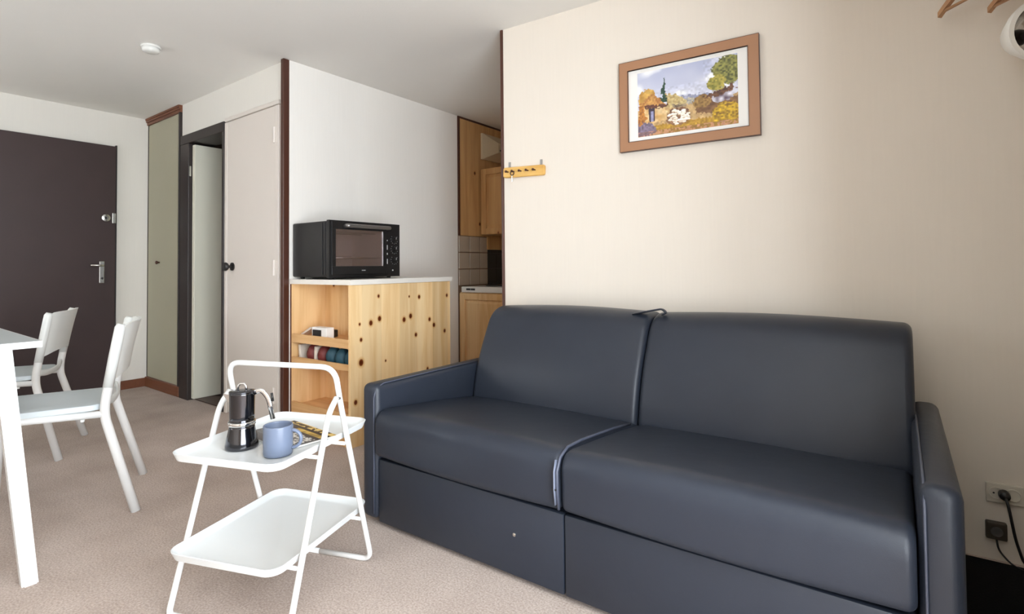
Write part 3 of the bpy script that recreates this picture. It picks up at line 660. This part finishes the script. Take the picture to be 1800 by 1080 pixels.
def paint(u, v):
    """a watercolour village lane: u right, v down, both 0..1"""
    n = vnoise(u*26, v*18); n2 = vnoise(u*60+9, v*45+3); n3 = vnoise(u*9+4, v*7+8)
    u_, v_ = u+(n-.5)*.05+(n2-.5)*.025, v+(n2-.5)*.05+(n-.5)*.02
    col = lerp(srgb(178, 184, 210), srgb(208, 210, 224), min(1, v*2+.5*(n3-.5)))
    if n3 > .55 and v < .45: col = lerp(col, srgb(236, 238, 242), min(1, (n3-.55)*4))
    if v_ > .50-.04*n3 and .4 < u_ < .75: col = lerp(srgb(120, 128, 160), srgb(170, 170, 190), n)
    if v_ > .57: col = lerp(srgb(214, 184, 132), srgb(172, 136, 92), n*.8+n2*.3)
    if v_ > .60 and u_ > .60 and v_ < .78: col = lerp(srgb(150, 112, 74), srgb(98, 68, 50), n)
    if v_ > .86-.02*u_ and v_ > .8: col = lerp(srgb(206, 164, 60), srgb(150, 112, 44), n2)
    if inpoly(u_, v_, [(.3, .62), (.3, .40), (.40, .42), (.50, .52), (.50, .60)]): col = lerp(srgb(214, 196, 140), srgb(160, 132, 84), n2)
    if inpoly(u_, v_, [(.5, .60), (.5, .52), (.57, .50), (.60, .6)]): col = lerp(srgb(120, 124, 140), srgb(210, 200, 170), n2)
    if (u_-.11)**2/.012+(v_-.44)**2/.028 < 1: col = lerp(srgb(226, 186, 100), srgb(168, 120, 54), n)
    if inpoly(u_, v_, [(.0, .50), (.16, .36), (.27, .47), (.27, .56), (0, .56)]): col = lerp(srgb(214, 164, 92), srgb(150, 92, 52), n2)
    if inpoly(u_, v_, [(.0, .55), (.30, .55), (.30, .80), (.0, .82)]): col = lerp(srgb(232, 208, 160), srgb(206, 160, 96), n)
    if inpoly(u_, v_, [(0, .50), (.06, .5), (.09, .8), (0, .85)]): col = lerp(srgb(206, 140, 64), srgb(140, 84, 44), n2)
    if inpoly(u_, v_, [(.08, .52), (.30, .54), (.32, .59), (.08, .57)]): col = srgb(98, 60, 48)
    if inpoly(u, v, [(.115, .58), (.185, .58), (.185, .78), (.125, .79)]): col = lerp(srgb(60, 50, 66), srgb(150, 150, 186), 1 if .14 < u < .17 and v > .63 else 0)
    w_ = .028*min(1, max(0, (v-.13)/.16))
    if .12 < v < .52 and abs(u_-.283) < w_: col = lerp(srgb(24, 52, 44), srgb(54, 84, 62), n2)
    if inpoly(u_, v_, [(.36, .56), (.5, .60), (.5, .64), (.36, .62)]): col = lerp(srgb(70, 50, 44), srgb(190, 170, 140), n2)
    if (u_-.66)**2/.008+(v_-.60)**2/.01 < 1: col = lerp(srgb(176, 140, 80), srgb(110, 82, 50), n2)
    if inpoly(u_, v_, [(.68, .56), (.95, .40), (.98, .48), (.80, .58)]): col = lerp(srgb(128, 88, 62), srgb(70, 46, 38), n2)
    if inpoly(u_, v_, [(.76, .58), (.96, .50), (.96, .62), (.80, .66)]): col = lerp(srgb(86, 64, 84), srgb(226, 224, 236), n)
    if (u_-.92)**2/.022+(v_-.20)**2/.045 < 1: col = lerp(srgb(166, 164, 88), srgb(74, 78, 46), n2*1.1)
    if (u_-.80)**2/.008+(v_-.36)**2/.014 < 1: col = lerp(srgb(196, 178, 84), srgb(104, 108, 48), n2)
    if (u_-.90)**2/.020+(v_-.85)**2/.035 < 1: col = lerp(srgb(230, 190, 50), srgb(128, 96, 36), n2*1.1)
    if (u_-.08)**2/.010+(v_-.90)**2/.012 < 1: col = lerp(srgb(150, 134, 160), srgb(96, 84, 96), n2)
    if (u_-.43)**2/.016+(v_-.77)**2/.018 < 1: col = lerp(srgb(150, 112, 84), srgb(96, 66, 52), n2)
    for sx, sy, sr in SHEEP:
        du, dv = (u-sx)/sr+(v-sy)*6, (v-sy)/(sr*.95)
        if du*du+dv*dv < 1: col = srgb(250, 243, 230) if dv < .35 else srgb(206, 178, 148)
    if v > .93: col = lerp(col, srgb(206, 150, 130) if n2 > .5 else srgb(120, 84, 60), .6)
    q_ = .82+.36*vnoise(u*48+7, v*36+2) if v > .3 or u > .68 else 1
    return tuple(min(1, c*q_) for c in col)
def print_mesh(name, nx, ny, fn, corner, m, parent):
    """flat printed sheet; corner(u,v) -> local point"""
    verts = [corner(i/nx, j/ny) for j in range(ny+1) for i in range(nx+1)]
    faces = [(j*(nx+1)+i, (j+1)*(nx+1)+i, (j+1)*(nx+1)+i+1, j*(nx+1)+i+1) for j in range(ny) for i in range(nx)]
    me = bpy.data.meshes.new(name); me.from_pydata(verts, [], faces)
    ca = me.color_attributes.new('print', 'FLOAT_COLOR', 'POINT')
    for j in range(ny+1):
        for i in range(nx+1): ca.data[j*(nx+1)+i].color = tuple(fn(i/nx, j/ny))+(1,)
    me.materials.append(m); o = bpy.data.objects.new(name, me); COL.objects.link(o); o.parent = parent; return o
px0, px1, pz0, pz1 = -1.074, -.456, 1.559, 1.985
PC = thing('framed_picture', 'tan framed watercolour of a village lane on the sofa wall', 'picture', sw(px0, -.001), AS)
wp, fw = (px1-px0)/math.cos(AS), .043
bm = bmesh.new()
for a in ((0, wp, pz0, pz0+fw), (0, wp, pz1-fw, pz1), (0, fw, pz0+fw, pz1-fw), (wp-fw, wp, pz0+fw, pz1-fw)): box(bm, a[0], a[1], -.022, -.001, a[2], a[3])
bmesh.ops.remove_doubles(bm, verts=bm.verts, dist=1e-5); obj('frame', bm, M['frame_tan'], PC)
bm = bmesh.new()
for a in ((0, wp, pz0-.002, pz0), (0, wp, pz1, pz1+.002), (-.002, 0, pz0-.002, pz1+.002), (wp, wp+.002, pz0-.002, pz1+.002)): box(bm, a[0], a[1], -.0225, -.001, a[2], a[3])
e_ = fw-.002
for a in ((e_, wp-e_, pz0+e_, pz0+fw), (e_, wp-e_, pz1-fw, pz1-e_), (e_, fw, pz0+fw, pz1-fw), (wp-fw, wp-e_, pz0+fw, pz1-fw)): box(bm, a[0], a[1], -.0235, -.010, a[2], a[3])
obj('dark_edging', bm, M['brown'], PC)
obj('mat_board', bx(fw, wp-fw, -.012, -.002, pz0+fw, pz1-fw), M['paper'], PC)
ax0, ax1, az0, az1 = -.987-px0, -.541-px0, 1.620, 1.924
print_mesh('painting', 210, 146, paint, lambda u, v: (ax0+(ax1-ax0)*u, -.0125, az1-(az1-az0)*v), M['art'], PC)

# ------------------------------------------------------------------ key rack
KR = thing('key_rack', 'small pine key rack with dark pegs on the sofa wall', 'rack', sw(-1.763, -.001), AS)
RM = Matrix.Translation((.002, 0, 1.531)) @ Matrix.Rotation(.035, 4, 'Y')
bm = bmesh.new(); loop = rrect(0, .262, -.028, .028, .012, 4)
stack(bm, [[(x, -.001, z) for x, z in loop], [(x, -.013, z) for x, z in loop], [(.131+(x-.131)*.975, -.017, z*.86) for x, z in loop]]); bmesh.ops.recalc_face_normals(bm, faces=bm.faces)
bmesh.ops.transform(bm, matrix=RM, verts=bm.verts); obj('rack_board', bm, M['rackwood'], KR, True)
for k, x in enumerate((.034, .072, .118, .162, .206)):
    bm = bmesh.new(); lathe(bm, [(.004, 0), (.004, .014), (.0065, .018), (.0065, .024), (.001, .026)], 14, mtx=RM @ Matrix.Translation((x, -.017, .002)) @ Matrix.Rotation(PI/2, 4, 'X')); obj('peg', bm, M['peg'], KR, True)
for x in (.034, .235):
    bm = bmesh.new(); box(bm, x-.006, x+.006, -.006, -.0005, .027, .058, bev=.001); bmesh.ops.transform(bm, matrix=RM, verts=bm.verts); obj('hanging_tab', bm, M['handle_grey'], KR)
KY = thing('key', 'key with dark head hanging from the second peg of the rack', 'key', (0, 0, 0))
KY.matrix_world = Matrix.Translation(sw(-1.763, -.001)) @ Matrix.Rotation(AS, 4, 'Z') @ RM
bm = bmesh.new(); pts = [(.072+.011*math.cos(a), -.034, -.009+.011*math.sin(a)) for a in [2*PI*k/20 for k in range(20)]]; tube(bm, pts, .0028, 8, closed=True); obj('key_head', bm, M['peg'], KY, True)
bm = bmesh.new(); box(bm, .070, .075, -.0355, -.0325, -.056, -.020); box(bm, .075, .079, -.0355, -.0325, -.054, -.044); obj('key_blade', bm, M['chrome'], KY)

# ------------------------------------------------------------------ sockets and cord
def sl(x): return sw(x, -.001)
SK = thing('wall_socket', 'off white double wall socket right of the sofa', 'socket', sl(.228), AS)
obj('face_plate', bx(0, .098, -.012, 0, .198, .264, bev=.003), M['socket'], SK)
for x in (.027, .070):
    bm = bmesh.new(); lathe(bm, [(.021, 0), (.021, .003), (.018, .0035), (.017, .0005), (.001, .0005)], 24, mtx=Matrix.Translation((x, -.012, .231)) @ Matrix.Rotation(PI/2, 4, 'X')); obj('outlet', bm, M['socket'], SK, True)
bm = bmesh.new(); lathe(bm, [(.003, 0), (.003, .0006), (.001, .0006)], 10, mtx=Matrix.Translation((.020, -.0122, .231)) @ Matrix.Rotation(PI/2, 4, 'X')); obj('contact_hole', bm, M['black'], SK)
PG = thing('power_plug', 'black plug and cord hanging from the double socket', 'plug', sl(.228), AS)
bm = bmesh.new(); lathe(bm, [(.015, .0165), (.016, .03), (.014, .044), (.006, .050), (.001, .051)], 20, mtx=Matrix.Translation((.045, 0, .233)) @ Matrix.Rotation(PI/2, 4, 'X')); obj('plug_body', bm, M['black'], PG, True)
bm = bmesh.new(); tube(bm, bend([(.045, -.046, .232), (.050, -.062, .205), (.066, -.05, .10), (.090, -.035, .012), (.17, -.05, .009), (.30, -.03, .009)], .03), .0045, 8); obj('cord', bm, M['black'], PG, True)
JK = thing('aerial_socket', 'square dark brown aerial socket below the white one', 'socket', sl(.224), AS)
bm = bmesh.new(); box(bm, 0, .056, -.020, 0, .074, .134, bev=.005); obj('face_plate', bm, M['socket_brown'], JK)
bm = bmesh.new(); lathe(bm, [(.016, 0), (.016, .003), (.012, .003), (.012, .0005), (.001, .0005)], 24, mtx=Matrix.Translation((.028, -.020, .103)) @ Matrix.Rotation(PI/2, 4, 'X')); obj('aerial_ring', bm, M['handle_grey'], JK, True)
bm = bmesh.new(); tube(bm, bend([(.028, -.012, .073), (.032, -.014, .04), (.06, -.03, .008), (.12, -.10, .007)], .02), .003, 8); obj('aerial_lead', bm, M['black'], JK, True)
bm = bmesh.new(); box(bm, .125, .66, 1.2, 2.44, .001, .010, bev=.003)  # thin black sheet standing in for deep shade on the carpet
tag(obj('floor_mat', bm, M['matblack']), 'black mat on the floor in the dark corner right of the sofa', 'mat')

# ------------------------------------------------------------------ hangers, coat rail, spot lamp (top right)
CR = thing('coat_rail', 'wall rail with pegs the wooden hangers hang from', 'rail', sl(.14), AS)
obj('rail_board', bx(0, .46, -.016, 0, 2.08, 2.15, bev=.004), M['hanger'], CR)
for x in (.145, .277):
    bm = bmesh.new(); tube(bm, [(x, -.016, 2.095), (x, -.215, 2.108), (x, -.22, 2.125)], .006, 10); obj('rail_peg', bm, M['chrome'], CR, True)
def hanger(loc, label):
    t = thing('clothes_hanger', label, 'hanger', loc, -PI/4, 'wooden clothes hangers')
    bm = bmesh.new(); n = 14; loops = []
    for k in range(2*n+1):
        s = k/n-1; x = .212*s; z = -.012-.105*abs(s)**1.35; y = .018*s*s
        hh = .013-.004*abs(s); tt = .008
        loops.append([(x, y-tt, z-hh), (x, y+tt, z-hh), (x, y+tt, z+hh), (x, y-tt, z+hh)])
    stack(bm, loops); bmesh.ops.recalc_face_normals(bm, faces=bm.faces); obj('shoulder', bm, M['hanger'], t, True, 50)
    bm = bmesh.new(); tube(bm, [(-.195, .014, -.112), (0, .005, -.108), (.195, .014, -.112)], .0055, 8); obj('trouser_bar', bm, M['hanger'], t, True)
    bm = bmesh.new(); pts = [(0, 0, 0), (0, 0, .045)]+[(.018*math.cos(a)-.0, 0, .063+.018*math.sin(a)) for a in [-PI/2+PI*k/8*1.3 for k in range(9)]]; tube(bm, pts, .0018, 6); obj('hook', bm, M['chrome'], t, True)
hanger((.276, 2.252, 2.006), 'left one of the two wooden hangers at the top right')
hanger((.409, 2.262, 1.99), 'right one of the two wooden hangers above the spot lamp')
SL = thing('spot_lamp', 'white round spot lamp with chrome reflector at the right edge', 'lamp', (.372, 2.30, 1.735))
LM = Matrix.Rotation(math.radians(24), 4, 'Z') @ Matrix.Rotation(math.radians(8), 4, 'X') @ Matrix.Rotation(PI/2, 4, 'X') @ Matrix.Scale(1.2, 4)      # axis towards the room
bm = bmesh.new(); lathe(bm, [(.03, -.085), (.052, -.06), (.074, -.01), (.080, .012), (.079, .020), (.068, .021)], 36, cap1=False, mtx=LM); obj('lamp_shade', bm, M['lampwhite'], SL, True)
bm = bmesh.new(); lathe(bm, [(.068, .021), (.060, .004), (.046, -.03), (.02, -.05), (.001, -.052)], 36, cap0=False, mtx=LM); obj('reflector', bm, M['polished'], SL, True)
bm = bmesh.new(); lathe(bm, [(.001, .018), (.016, .014), (.025, .0), (.025, -.012), (.012, -.034), (.012, -.05)], 24, mtx=LM); obj('bulb', bm, M['black'], SL, True)
bm = bmesh.new(); tube(bm, bend([(.02, .065, -.03), (.03, .11, -.05), (.03, .172, -.05)], .02), .009, 10); obj('lamp_arm', bm, M['lampwhite'], SL, True)
bm = bmesh.new(); lathe(bm, [(.03, 0), (.03, .012), (.001, .014)], 20, mtx=Matrix.Translation((.03, .173, -.05)) @ Matrix.Rotation(PI/2, 4, 'X')); obj('wall_rose', bm, M['lampwhite'], SL, True)

# ------------------------------------------------------------------ dining table and chairs
TB = thing('dining_table', 'white dining table with slanted legs at the left edge', 'table', (-2.303, .553, 0), -.035)
# local: x from -1.9 to 0, y from -.75 to 0
TL, TWd = 1.95, .75
bm = bmesh.new(); box(bm, -TL+.003, -.003, -TWd+.003, -.003, .7655, .786, bev=.002); tt = obj('tabletop', bm, M['table_white'], TB)
bm = bmesh.new()
for q in ((-TL, 0, -.0028, 0), (-TL, 0, -TWd, -TWd+.0028), (-.0028, 0, -TWd+.0028, -.0028), (-TL, -TL+.0028, -TWd+.0028, -.0028)): box(bm, q[0], q[1], q[2], q[3], .765, .7858)
obj('edge_band', bm, M['white_metal'], tt)
for sx in (0, 1):
    for sy in (0, 1):
        tx = -.095 if sx == 0 else -TL+.095; ty = -.085 if sy == 0 else -TWd+.085
        fx = -.018 if sx == 0 else -TL+.018; fy = -.022 if sy == 0 else -TWd+.022
        bm = bmesh.new(); h0, h1 = .021, .024
        stack(bm, [[(fx+a*h0, fy+b*h0, 0) for a, b in ((-1, -1), (1, -1), (1, 1), (-1, 1))], [(tx+a*h1, ty+b*h1, .7645) for a, b in ((-1, -1), (1, -1), (1, 1), (-1, 1))]])
        bmesh.ops.recalc_face_normals(bm, faces=bm.faces)
        bmesh.ops.bevel(bm, geom=[e for e in bm.edges if abs(e.verts[0].co.z-e.verts[1].co.z) > .3], offset=.006, segments=2, affect='EDGES')
        obj('leg', bm, M['white_metal'], TB, True)
bm = bmesh.new()
box(bm, -TL+.12, -.12, -.10, -.08, .735, .7645); box(bm, -TL+.12, -.12, -TWd+.08, -TWd+.10, .735, .7645); obj('under_rail', bm, M['white_metal'], TB)

def make_chair():
    t = thing('dining_chair', 'white chair with pale grey seat nearest the camera at the table', 'chair', (0, 0, 0), 0, 'white chairs along the dining table')
    for s in (-1, 1):
        bm = bmesh.new()      # rear leg that bends up into the back post
        pts = bend([(s*.242, .116, .0), (s*.200, .004, .40), (s*.203, .004, .46), (s*.204, .052, .765)], [0, .10, .10, 0], 6)
        tube(bm, pts, .017, 10, flat=(.0155, .018)); obj('rear_leg', bm, M['white_metal'], t, True)
        bm = bmesh.new()
        pts = bend([(s*.200, .002, .414), (s*.200, -.375, .424), (s*.215, -.405, .385), (s*.222, -.425, 0)], [0, .04, .05, 0], 5)
        tube(bm, pts, .0145, 10, flat=(.0145, .0145)); obj('front_leg', bm, M['white_metal'], t, True)
        for y in (-.30, -.07):
            bm = bmesh.new(); lathe(bm, [(.007, .392), (.008, .402)], 8, c=(s*.200, y)); obj('stacking_bump', bm, M['chair_plastic'], t)
    # seat: rounded slab, slightly dished
    bm = bmesh.new(); lo = rrect(-.205, .205, -.425, -.005, .05, 5)
    def L_(k, z, dz=0): return [(x*k, -.215+(y+.215)*k, z) for x, y in lo]
    stack(bm, [L_(.975, .430), L_(1, .434), L_(1, .448), L_(.985, .455), L_(.93, .457), L_(.5, .452), L_(.1, .451)]); bmesh.ops.recalc_face_normals(bm, faces=bm.faces)
    obj('seat', bm, M['seat_plastic'], t, True, 50)
    # back shell wraps from post to post, curved backwards
    bm = bmesh.new(); nu, nv = 16, 10; fr, bk = [], []
    def pt(u, v, off):
        a = (u-.5)*2
        edge = max(0, abs(a)-.8)/.2
        zb = .560+.035*(1-a*a)*0 - .020*(abs(a)**4)
        z0 = .575-.030*abs(a)**3; z1 = .790-.016*edge**2
        z = z0+(z1-z0)*v
        yb = .004+(z-.46)/.305*.048+.010
        y = yb+.034*(1-a*a)-.010*edge
        lean = .010*v*v
        return (a*(.213+.002*v), y+lean+off, z)
    for off, A in ((-.006, fr), (.006, bk)):
        for j in range(nv+1): A.append([bm.verts.new(pt(i/nu, j/nv, off)) for i in range(nu+1)])
    for j in range(nv):
        for i in range(nu):
            bm.faces.new((fr[j][i], fr[j][i+1], fr[j+1][i+1], fr[j+1][i])); bm.faces.new((bk[j][i+1], bk[j][i], bk[j+1][i], bk[j+1][i+1]))
    for i in range(nu):
        bm.faces.new((fr[0][i+1], fr[0][i], bk[0][i], bk[0][i+1])); bm.faces.new((fr[nv][i], fr[nv][i+1], bk[nv][i+1], bk[nv][i]))
    for j in range(nv):
        bm.faces.new((fr[j][0], fr[j+1][0], bk[j+1][0], bk[j][0])); bm.faces.new((fr[j+1][nu], fr[j][nu], bk[j][nu], bk[j+1][nu]))
    bmesh.ops.recalc_face_normals(bm, faces=bm.faces); obj('backrest', bm, M['chair_plastic'], t, True, 50)
    # sleeves of the shell round the posts
    for s in (-1, 1):
        bm = bmesh.new(); tube(bm, [(s*.2030, .014, .525), (s*.2035, .032, .64), (s*.204, .054, .772), (s*.204, .058, .786)], [.019, .020, .020, .014], 12); obj('post_sleeve', bm, M['chair_plastic'], t, True)
    bm = bmesh.new(); tube(bm, bend([(-.200, .006, .470), (-.12, .020, .454), (0, .026, .450), (.12, .020, .454), (.200, .006, .470)], .05), .01, 10, flat=(.017, .008)); obj('rear_crossbar', bm, M['chair_plastic'], t, True)
    return t
def dup(root, loc, rz, label):
    r = root.copy(); COL.objects.link(r); r.location = loc; r.rotation_euler = (0, 0, rz); r['label'] = label
    for ch in list(root.children):
        c = ch.copy(); COL.objects.link(c); c.parent = r
        for g in list(ch.children):
            d = g.copy(); COL.objects.link(d); d.parent = c
    return r
ch = make_chair(); ch.location = (-2.9003, .9332, 0); ch.rotation_euler = (0, 0, 2.7364-PI)
dup(ch, (-3.9364, .9717, 0), 2.6342-PI, 'white chair with pale grey seat farther off near the entrance door')

# ------------------------------------------------------------------ tray trolley
TC = Vector((-1.6324, .9925, 0)); TT = .3303
TR = thing('tray_table', 'white steel tray table with two trays and handle', 'tray table', TC, TT)
hw, bR, bF, zj, bj, zh, bh = .2067, .2016, -.222, .603, .006, .7068, -.006
r_ = .0088
# handle frame: rear feet, up both sides, over the handle
bm = bmesh.new()
pts = bend([(hw, bR, .009), (hw, bj+.006, zj), (hw, bh, zh), (-hw, bh, zh), (-hw, bj+.006, zj), (-hw, bR, .009)], [0, .06, .055, .055, .06, 0], 7)
full = bend([(0, bR, .009), (hw, bR, .009), (hw, bj+.012, zj), (hw, bh, zh), (-hw, bh, zh), (-hw, bj+.012, zj), (-hw, bR, .009), (-.001, bR, .009)], [0, .04, .10, .055, .055, .10, .04, 0], 7)
tube(bm, full, r_, 12); obj('rear_frame', bm, M['white_metal'], TR, True)
bm = bmesh.new(); o_ = .0
full = bend([(hw, bj-.004, zj+.008), (hw, bj-.045, zj-.032), (hw, bF, .009), (-hw, bF, .009), (-hw, bj-.045, zj-.032), (-hw, bj-.004, zj+.008)], [0, .03, .018, .018, .03, 0], 7)
tube(bm, full, r_, 12); obj('front_frame', bm, M['white_metal'], TR, True)
for s in (-1, 1):
    bm = bmesh.new(); lathe(bm, [(.004, -.011), (.004, .011)], 10, mtx=Matrix.Translation((s*hw, bj-.001, zj+.006)) @ Matrix.Rotation(PI/2, 4, 'Y')); obj('rivet', bm, M['handle_grey'], TR, True)
def tray(z, bc, name='tray'):
    bm = bmesh.new(); wx, ly = .1925, .2365
    def loop(dx, zz, rr): return [(x, y+bc, zz) for x, y in rrect(-wx+dx, wx-dx, -ly+dx, ly-dx, rr, 6)]
    stack(bm, [loop(.018, z-.026, .036), loop(.008, z-.022, .042), loop(0, z, .045), loop(.003, z+.001, .042), loop(.004, z-.001, .041), loop(.012, z-.017, .035), loop(.018, z-.020, .03)])
    bmesh.ops.recalc_face_normals(bm, faces=bm.faces); return obj(name, bm, M['tray'], TR, True, 40)
ZT, ZB = .486, .206
tray(ZT, -.013); tray(ZB, -.018)
for z in (ZT-.034, ZB-.034):
    for b0 in (bR, bF):
        t = z/zj; y = b0+(bj-b0)*t
        if b0 < 0: y = bF+(bj-.045-bF)*(z/(zj-.032))
        bm = bmesh.new(); tube(bm, [(-hw+.006, y, z), (hw-.006, y, z)], .006, 8); obj('tray_support', bm, M['white_metal'], TR, True)
ZS = ZT-.020+.0005
def tpos(a, b): return (TC.x+a*math.cos(TT)-b*math.sin(TT), TC.y+a*math.sin(TT)+b*math.cos(TT), ZS)
# mug
MG = thing('mug', 'blue grey stoneware mug on the upper tray', 'mug', tpos(.092, -.122), 0)
bm = bmesh.new(); lathe(bm, [(.034, 0), (.040, .002), (.0415, .010), (.0415, .084), (.041, .088), (.0385, .088), (.0380, .084), (.0370, .010), (.001, .008)], 40); obj('cup', bm, M['mug'], MG, True, 50)
bm = bmesh.new(); a_ = math.radians(38); ca_, sa_ = math.cos(a_), math.sin(a_)
pts = [(.0395+.028*math.sin(t)*1.0, 0, .046+.026*math.cos(t)) for t in [PI*k/12 for k in range(13)]]
tube(bm, [(x*ca_, x*sa_, z) for x, y, z in pts], .005, 10, flat=(.005, .006)); obj('handle', bm, M['mug'], MG, True)
# moka pot
PT = thing('moka_pot', 'dark mirrored steel moka pot left of the mug', 'coffee pot', tpos(-.062, -.098), 0)
bm = bmesh.new(); lathe(bm, [(.044, 0), (.0475, .003), (.0475, .010), (.044, .030), (.037, .062), (.036, .070)], 36, cap1=True); obj('boiler', bm, M['steel_pot'], PT, True, 50)
bm = bmesh.new(); lathe(bm, [(.0385, .0702), (.0395, .072), (.0395, .080), (.0385, .082)], 36); obj('waist_ring', bm, M['polished'], PT, True)
bm = bmesh.new(); lathe(bm, [(.036, .0822), (.0355, .10), (.036, .165), (.0365, .170)], 36); obj('jug', bm, M['steel_pot'], PT, True)
bm = bmesh.new(); lathe(bm, [(.037, .1702), (.037, .173), (.02, .176), (.001, .177)], 36); ld = obj('lid', bm, M['steel_pot'], PT, True)
bm = bmesh.new(); tube(bm, [(-.013*ca_, -.013*sa_, .176), (-.012*ca_, -.012*sa_, .188), (-.006*ca_, -.006*sa_, .195), (.006*ca_, .006*sa_, .195), (.012*ca_, .012*sa_, .188), (.013*ca_, .013*sa_, .176)], .0035, 8); obj('lid_knob', bm, M['polished'], ld, True)
bm = bmesh.new(); pts = bend([(.035, 0, .166), (.058, 0, .176), (.080, 0, .150), (.094, 0, .085)], .03); tube(bm, [(x*ca_, x*sa_, z) for x, y, z in pts], .005, 10, flat=(.0075, .004)); obj('handle', bm, M['polished'], PT, True)
bm = bmesh.new(); tube(bm, [(.0935*ca_, .0935*sa_, .14), (.090*ca_, .090*sa_, .165)], .004, 8); obj('handle_grip', bm, M['black'], PT, True)
bm = bmesh.new(); stack(bm, [[(-.034, -.010, .166), (-.034, .010, .166), (-.034, 0, .135)], [(-.052, -.003, .169), (-.052, .003, .169), (-.050, 0, .160)]]); bmesh.ops.recalc_face_normals(bm, faces=bm.faces); bmesh.ops.rotate(bm, verts=bm.verts, cent=(0, 0, 0), matrix=Matrix.Rotation(a_+.25, 3, 'Z')); obj('spout', bm, M['polished'], PT)
# magazine
MZ = thing('magazine', 'dark magazine with a yellow band lying on the upper tray', 'magazine', tpos(.004, .036), TT-.40)
bm = bmesh.new(); box(bm, -.135, .135, -.09, .09, .0005, .006, bev=.0012); obj('pages', bm, M['paper'], MZ)
def cover(u, v):
    n = vnoise(u*40, v*40); n2 = vnoise(u*14+3, v*22)
    col = lerp(srgb(30, 28, 30), srgb(66, 62, 64), n2)
    if v < .12: col = lerp(srgb(232, 200, 120), srgb(60, 44, 26), 1 if n2 > .66 else n*.3)
    elif v < .20 and u > .2: col = srgb(30, 26, 24)
    elif v < .30 and u > .35: col = lerp(srgb(222, 186, 92), srgb(120, 96, 44), n2)
    elif .38 < v < .80 and .2 < u < .95 and n > .5: col = srgb(206, 204, 198)
    elif .38 < v < .80: col = srgb(92, 92, 92)
    return col
print_mesh('cover', 90, 64, cover, lambda u, v: (-.135+.27*u, .09-.18*v, .0064), M['cover'], MZ)
